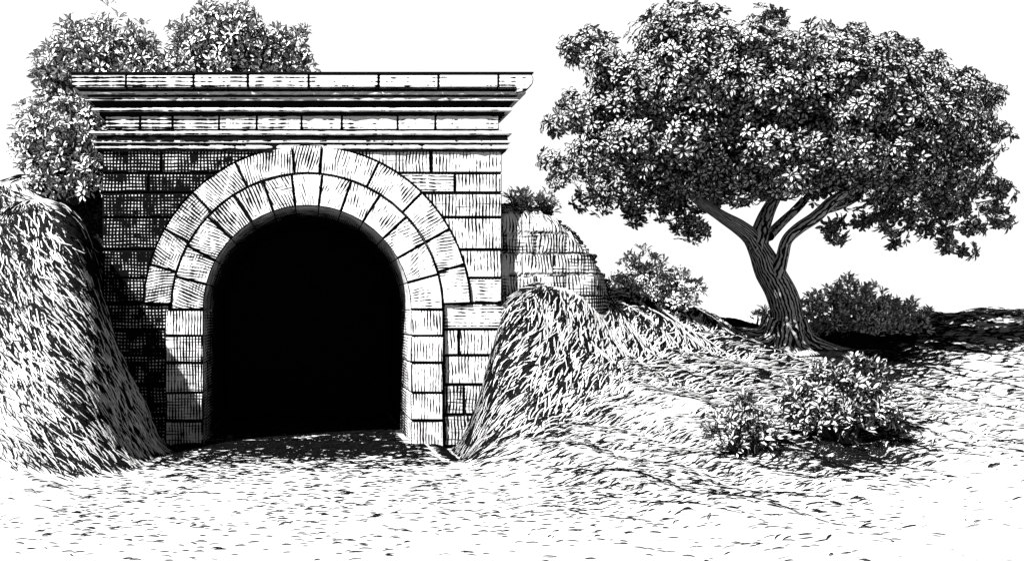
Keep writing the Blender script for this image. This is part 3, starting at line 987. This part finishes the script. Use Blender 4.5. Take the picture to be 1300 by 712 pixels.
shrub('weed_tuft', 'spiky weed tuft on the rim of the rock face, right of the other tuft', 'weed', 690, 20.9,
      [(685, 260, 7, 0), (693, 256, 9, 0), (700, 264, 6, 0)], 700, .17, .03, 5, spread=.6, up=.8, z0=4.7)
shrub('weed_tuft', 'tiny weed on the ridge left of the tree trunk', 'weed', 965, 26.5,
      [(962, 402, 5, 0), (970, 398, 6, 0)], 700, .14, .03, 5, spread=.6, up=.8)


# ------------------------------------------------------------------ grass
def strokes_mesh(name, pos, d, nrm, L, R, lift, bend):
    n = len(pos); K_ = 4
    side = norm(np.cross(d, nrm))
    rings = []
    for k in range(K_):
        t = k / (K_ - 1)
        p = pos + d * (L * t)[:, None] + nrm * (lift * math.sin(PI * (.15 + .75 * t)) * L)[:, None] + side * (bend * L * t * t)[:, None]
        r = R * (.45 + .75 * math.sin(PI * (.12 + .8 * t)))
        for s_ in range(3):
            a = 2 * PI * s_ / 3 + .5
            rings.append(p + (side * math.cos(a) + nrm * math.sin(a)) * r[:, None])
    V = np.stack(rings, 1).reshape(-1, 3)
    f = []
    for k in range(K_ - 1):
        for s_ in range(3):
            s2 = (s_ + 1) % 3
            f.append((k * 3 + s_, k * 3 + s2, (k + 1) * 3 + s2, (k + 1) * 3 + s_))
    Fc = ((np.arange(n) * K_ * 3)[:, None, None] + np.array(f)[None]).reshape(-1, 4)
    return np_mesh(name, V, Fc)


def grad(x, y, e=.08):
    return (height(x + e, y) - height(x - e, y)) / (2 * e), (height(x, y + e) - height(x, y - e)) / (2 * e)


def G2(X, Y, cx, cy, sx, sy): return np.exp(-(((X - cx) / sx) ** 2 + ((Y - cy) / sy) ** 2))


def density(X, Y, Z, sl):
    """how thick the dark grass stands, 0..1"""
    d = np.zeros_like(X)
    d += .85 * sstep(.35, 1.3, sl) * sstep(11, 16, Y)                        # steep banks
    d += .26 * sstep(3.2, 4.0, X) * sstep(14.5, 19, Y)                     # the slope up to the tree
    d += .7 * G2(X, Y, tb[0] + .8, tb[1], 3.6, 1.5)                          # round the roots
    d += .2 * G2(X, Y, 16.5, 27.8, 4.0, 2.2) + .4 * G2(X, Y, 12.0, 19.5, 2.2, 4.5)
    d += .75 * G2(X, Y, 8.6, 24.2, 2.4, 1.3)                                 # the ridge
    d += .5 * G2(X, Y, 9.4, 15.6, 2.2, 1.2) + .45 * G2(X, Y, 7.6, 14.9, 1.6, .6)
    d += .16 * G2(X, Y, 5.2, 13.6, 1.6, 1.0)
    d += .30 * (np.abs(X) < 3.4) * sstep(16.0, 20.5, Y) * (1 - .6 * sstep(20.0, 20.8, Y))                      # litter before the opening
    d += .035 * sstep(9, 13, Y)
    d *= 1 - .8 * G2(X, Y, 6.6, 17.2, 1.7, 1.6)                             # bare patch
    d *= 1 - sstep(.52, .66, X / Y) * .9                                     # thins out to the right
    d *= 1 - sstep(-.24, -.31, X / Y) * sstep(2.6, 1.6, Z) * .8 - sstep(-.22, -.30, X / Y) * .25 * sstep(1.6, 2.6, Z)
    return np.clip(d, 0, 1)


def scatter(n, x0, x1, y0, y1):
    X = rng.uniform(x0, x1, n); Y = rng.uniform(y0, y1, n)
    keep = ~((X > -4.05) & (X < 3.95) & (Y > 19.9) & ((np.abs(X) > 1.95) | (Y > 22.3))) & ~((X > 3.8) & (X < 6.1) & (Y > 20.2) & (Y < 21.6)) & ~((np.abs(X) > 3.9) & (Y > 24) & (X < 5))
    X, Y = X[keep], Y[keep]
    Z = height(X, Y); gx_, gy_ = grad(X, Y)
    fl = (np.abs(X) < 2) & (Y > 20.4)
    Z = np.where(fl, .022, Z); gx_ = np.where(fl, 0, gx_); gy_ = np.where(fl, 0, gy_)
    return X, Y, Z, gx_, gy_


def lay(X, Y, Z, gx_, gy_, turn=.12, flatdir=1.0):
    sl = np.hypot(gx_, gy_)
    N = norm(np.stack([-gx_, -gy_, np.ones_like(X)], 1))
    down = norm(np.stack([-gx_, -gy_, -(gx_ ** 2 + gy_ ** 2)], 1))
    k = sstep(.18, .75, sl)[:, None]
    sgn = np.where(down[:, 0] > 0, 1, -1)[:, None]
    hor = np.stack([np.ones_like(X), rng.normal(0, .35, len(X)), np.zeros_like(X)], 1) * np.where(X > 2.6, -1, sgn[:, 0])[:, None]
    side_ = np.where(X > 2.6, -1.0, 1.0) * np.where(np.abs(X) > 2.6, 1, 0)
    down = norm(down + np.stack([side_ * .75, np.zeros_like(X), np.zeros_like(X)], 1))
    d = norm(down * k + norm(hor) * (1 - k) * .8 + np.array([.0, 0, 0]))
    a = rng.normal(0, turn, len(X))[:, None]
    d = norm(d * np.cos(a) + np.cross(N, d) * np.sin(a))
    d = norm(d - N * (d * N).sum(1, keepdims=True))
    return d, N, sl


def grass(name, label, n, box, R, Lr, mat, dens_fn, lift=.10, zoff=0.0, turn=.15):
    X, Y, Z, a, b = scatter(n, *box)
    sl = np.hypot(a, b)
    # patches
    pn = .5 + .5 * np.sin(X * 1.9 + 1.7 * np.sin(Y * 1.3)) * np.sin(Y * 2.3 + 1.1 * np.sin(X * 1.1))
    dn = dens_fn(X, Y, Z, sl) * (.55 + .9 * pn)
    keep = rng.random(len(X)) < dn
    X, Y, Z, a, b = X[keep], Y[keep], Z[keep], a[keep], b[keep]
    d, N, sl = lay(X, Y, Z, a, b, turn)
    L = rng.uniform(*Lr, len(X)) * .68 * (.55 + .6 * sstep(.1, .8, sl)) * np.clip(Y / 18, .7, 1.3)
    Rr = R * rng.uniform(.6, 1.25, len(X)) * np.clip(Y / 19, .7, 1.4)
    pos = np.stack([X, Y, Z], 1) + N * zoff
    me = strokes_mesh(name, pos, d, N, L, Rr, np.full(len(X), lift), rng.normal(0, .18, len(X)))
    print(name, len(X))
    o = link(name, me, M[mat])
    tag(o, label, 'grass', kind='stuff')
    return o


BOX = (-10, 22, 9.2, 31)
grass('grass', 'dark dry grass blades lying down the banks and slope', 620000, BOX, .0095, (.22, .55), 'blade_dark', density)
grass('dry_grass', 'pale bleached grass blades combed down the two banks beside the portal', 170000, (-10, 12, 13, 25), .010, (.25, .5), 'blade_pale',
      lambda X, Y, Z, sl: (.32 * sstep(.45, 1.5, sl) * (1 - .75 * sstep(-4.6, -5.8, X)) + .15 * sstep(3.2, 4.0, X) * sstep(15, 19, Y)) * (1 - .85 * sstep(18.2, 19.3, Y) * sstep(-5.2, -4.6, X) * (X < 0)) * (1 - .7 * sstep(4.3, 3.7, X) * sstep(17.5, 19, Y) * (X > 0)), lift=.09, zoff=.02)

# ------------------------------------------------------------------ stones about the roots
for k_, (px, py, Y, r, lab) in enumerate(((1000, 447, 24.0, .34, 'pale flat stone lying against the front of the tree roots'),
                                         (1022, 452, 23.7, .22, 'small stone to the right of the flat stone by the roots'),
                                         (962, 449, 24.0, .20, 'small stone at the left edge of the tree roots'))):
    x, y, _ = P(px, py, Y); z = float(height(x, y))
    vs, fs = lump((0, 0, 0), r, 50 + k_, (1.5, 1.0, .5))
    vs = np.array(vs)
    me = np_mesh('stone', vs, fs, {'hu': vs[:, 0] + vs[:, 2] * .4, 'hv': vs[:, 2], 'tone': np.full(len(vs), .18)}, smooth=True)
    o = link('stone', me, M['rock'], None, (x, y, z + r * .2))
    tag(o, lab, 'stone', 'stones around the tree roots')

# ------------------------------------------------------------------ light, sky, camera
S_dir = Vector((-.66, -.47, .84)).normalized()
sun = bpy.data.lights.new('sun', 'SUN'); sun.energy = 5; sun.angle = math.radians(.5); sun.color = (1, .995, .985)
so = bpy.data.objects.new('sun', sun); col.objects.link(so)
so.rotation_euler = S_dir.to_track_quat('Z', 'Y').to_euler()
w = bpy.data.worlds.new('World'); bpy.context.scene.world = w; w.use_nodes = True
nt = w.node_tree
bg = nt.nodes['Background']
sky = nt.nodes.new('ShaderNodeTexSky'); sky.sky_type = 'NISHITA'; sky.sun_disc = False
sky.sun_elevation = math.asin(S_dir.z); sky.sun_rotation = math.atan2(S_dir.x, S_dir.y)
sky.dust_density = .5; sky.air_density = 1.0
bw = nt.nodes.new('ShaderNodeRGBToBW')
nt.links.new(sky.outputs[0], bw.inputs[0])
# added white band filling the view; sky above it dimmed to deepen shade
gw = G(nt)
el = gw.n('ShaderNodeSeparateXYZ'); nt.links.new(gw.n('ShaderNodeTexCoord').outputs['Generated'], el.inputs[0])
hz = gw.mr(el.outputs[2], .31, .40, 1.0, 0.0)
clear = gw.m('MULTIPLY', bw.outputs[0], .011)  # sky above the added white band, dimmed to deepen shade
mixed = gw.m('ADD', gw.m('MULTIPLY', hz, .124), gw.m('MULTIPLY', clear, gw.m('SUBTRACT', 1.0, hz)))
nt.links.new(gw.grey(mixed), bg.inputs[0])
bg.inputs[1].default_value = 1.0

cam = bpy.data.cameras.new('camera'); co = bpy.data.objects.new('camera', cam); col.objects.link(co)
co.location = (0, 0, EYE); co.rotation_euler = (PI / 2, 0, 0)
cam.sensor_width = 36; cam.lens = 36 * F / 1300
cam.shift_x = (650 - CX) / 1300; cam.shift_y = (CY - 356) / 1300
cam.clip_end = 8000
sc = bpy.context.scene
sc.camera = co
sc.view_settings.view_transform = 'Standard'; sc.view_settings.look = 'None'
sc.view_settings.gamma = 1; sc.view_settings.exposure = 3.1
sc.render.resolution_x = 1024; sc.render.resolution_y = 560
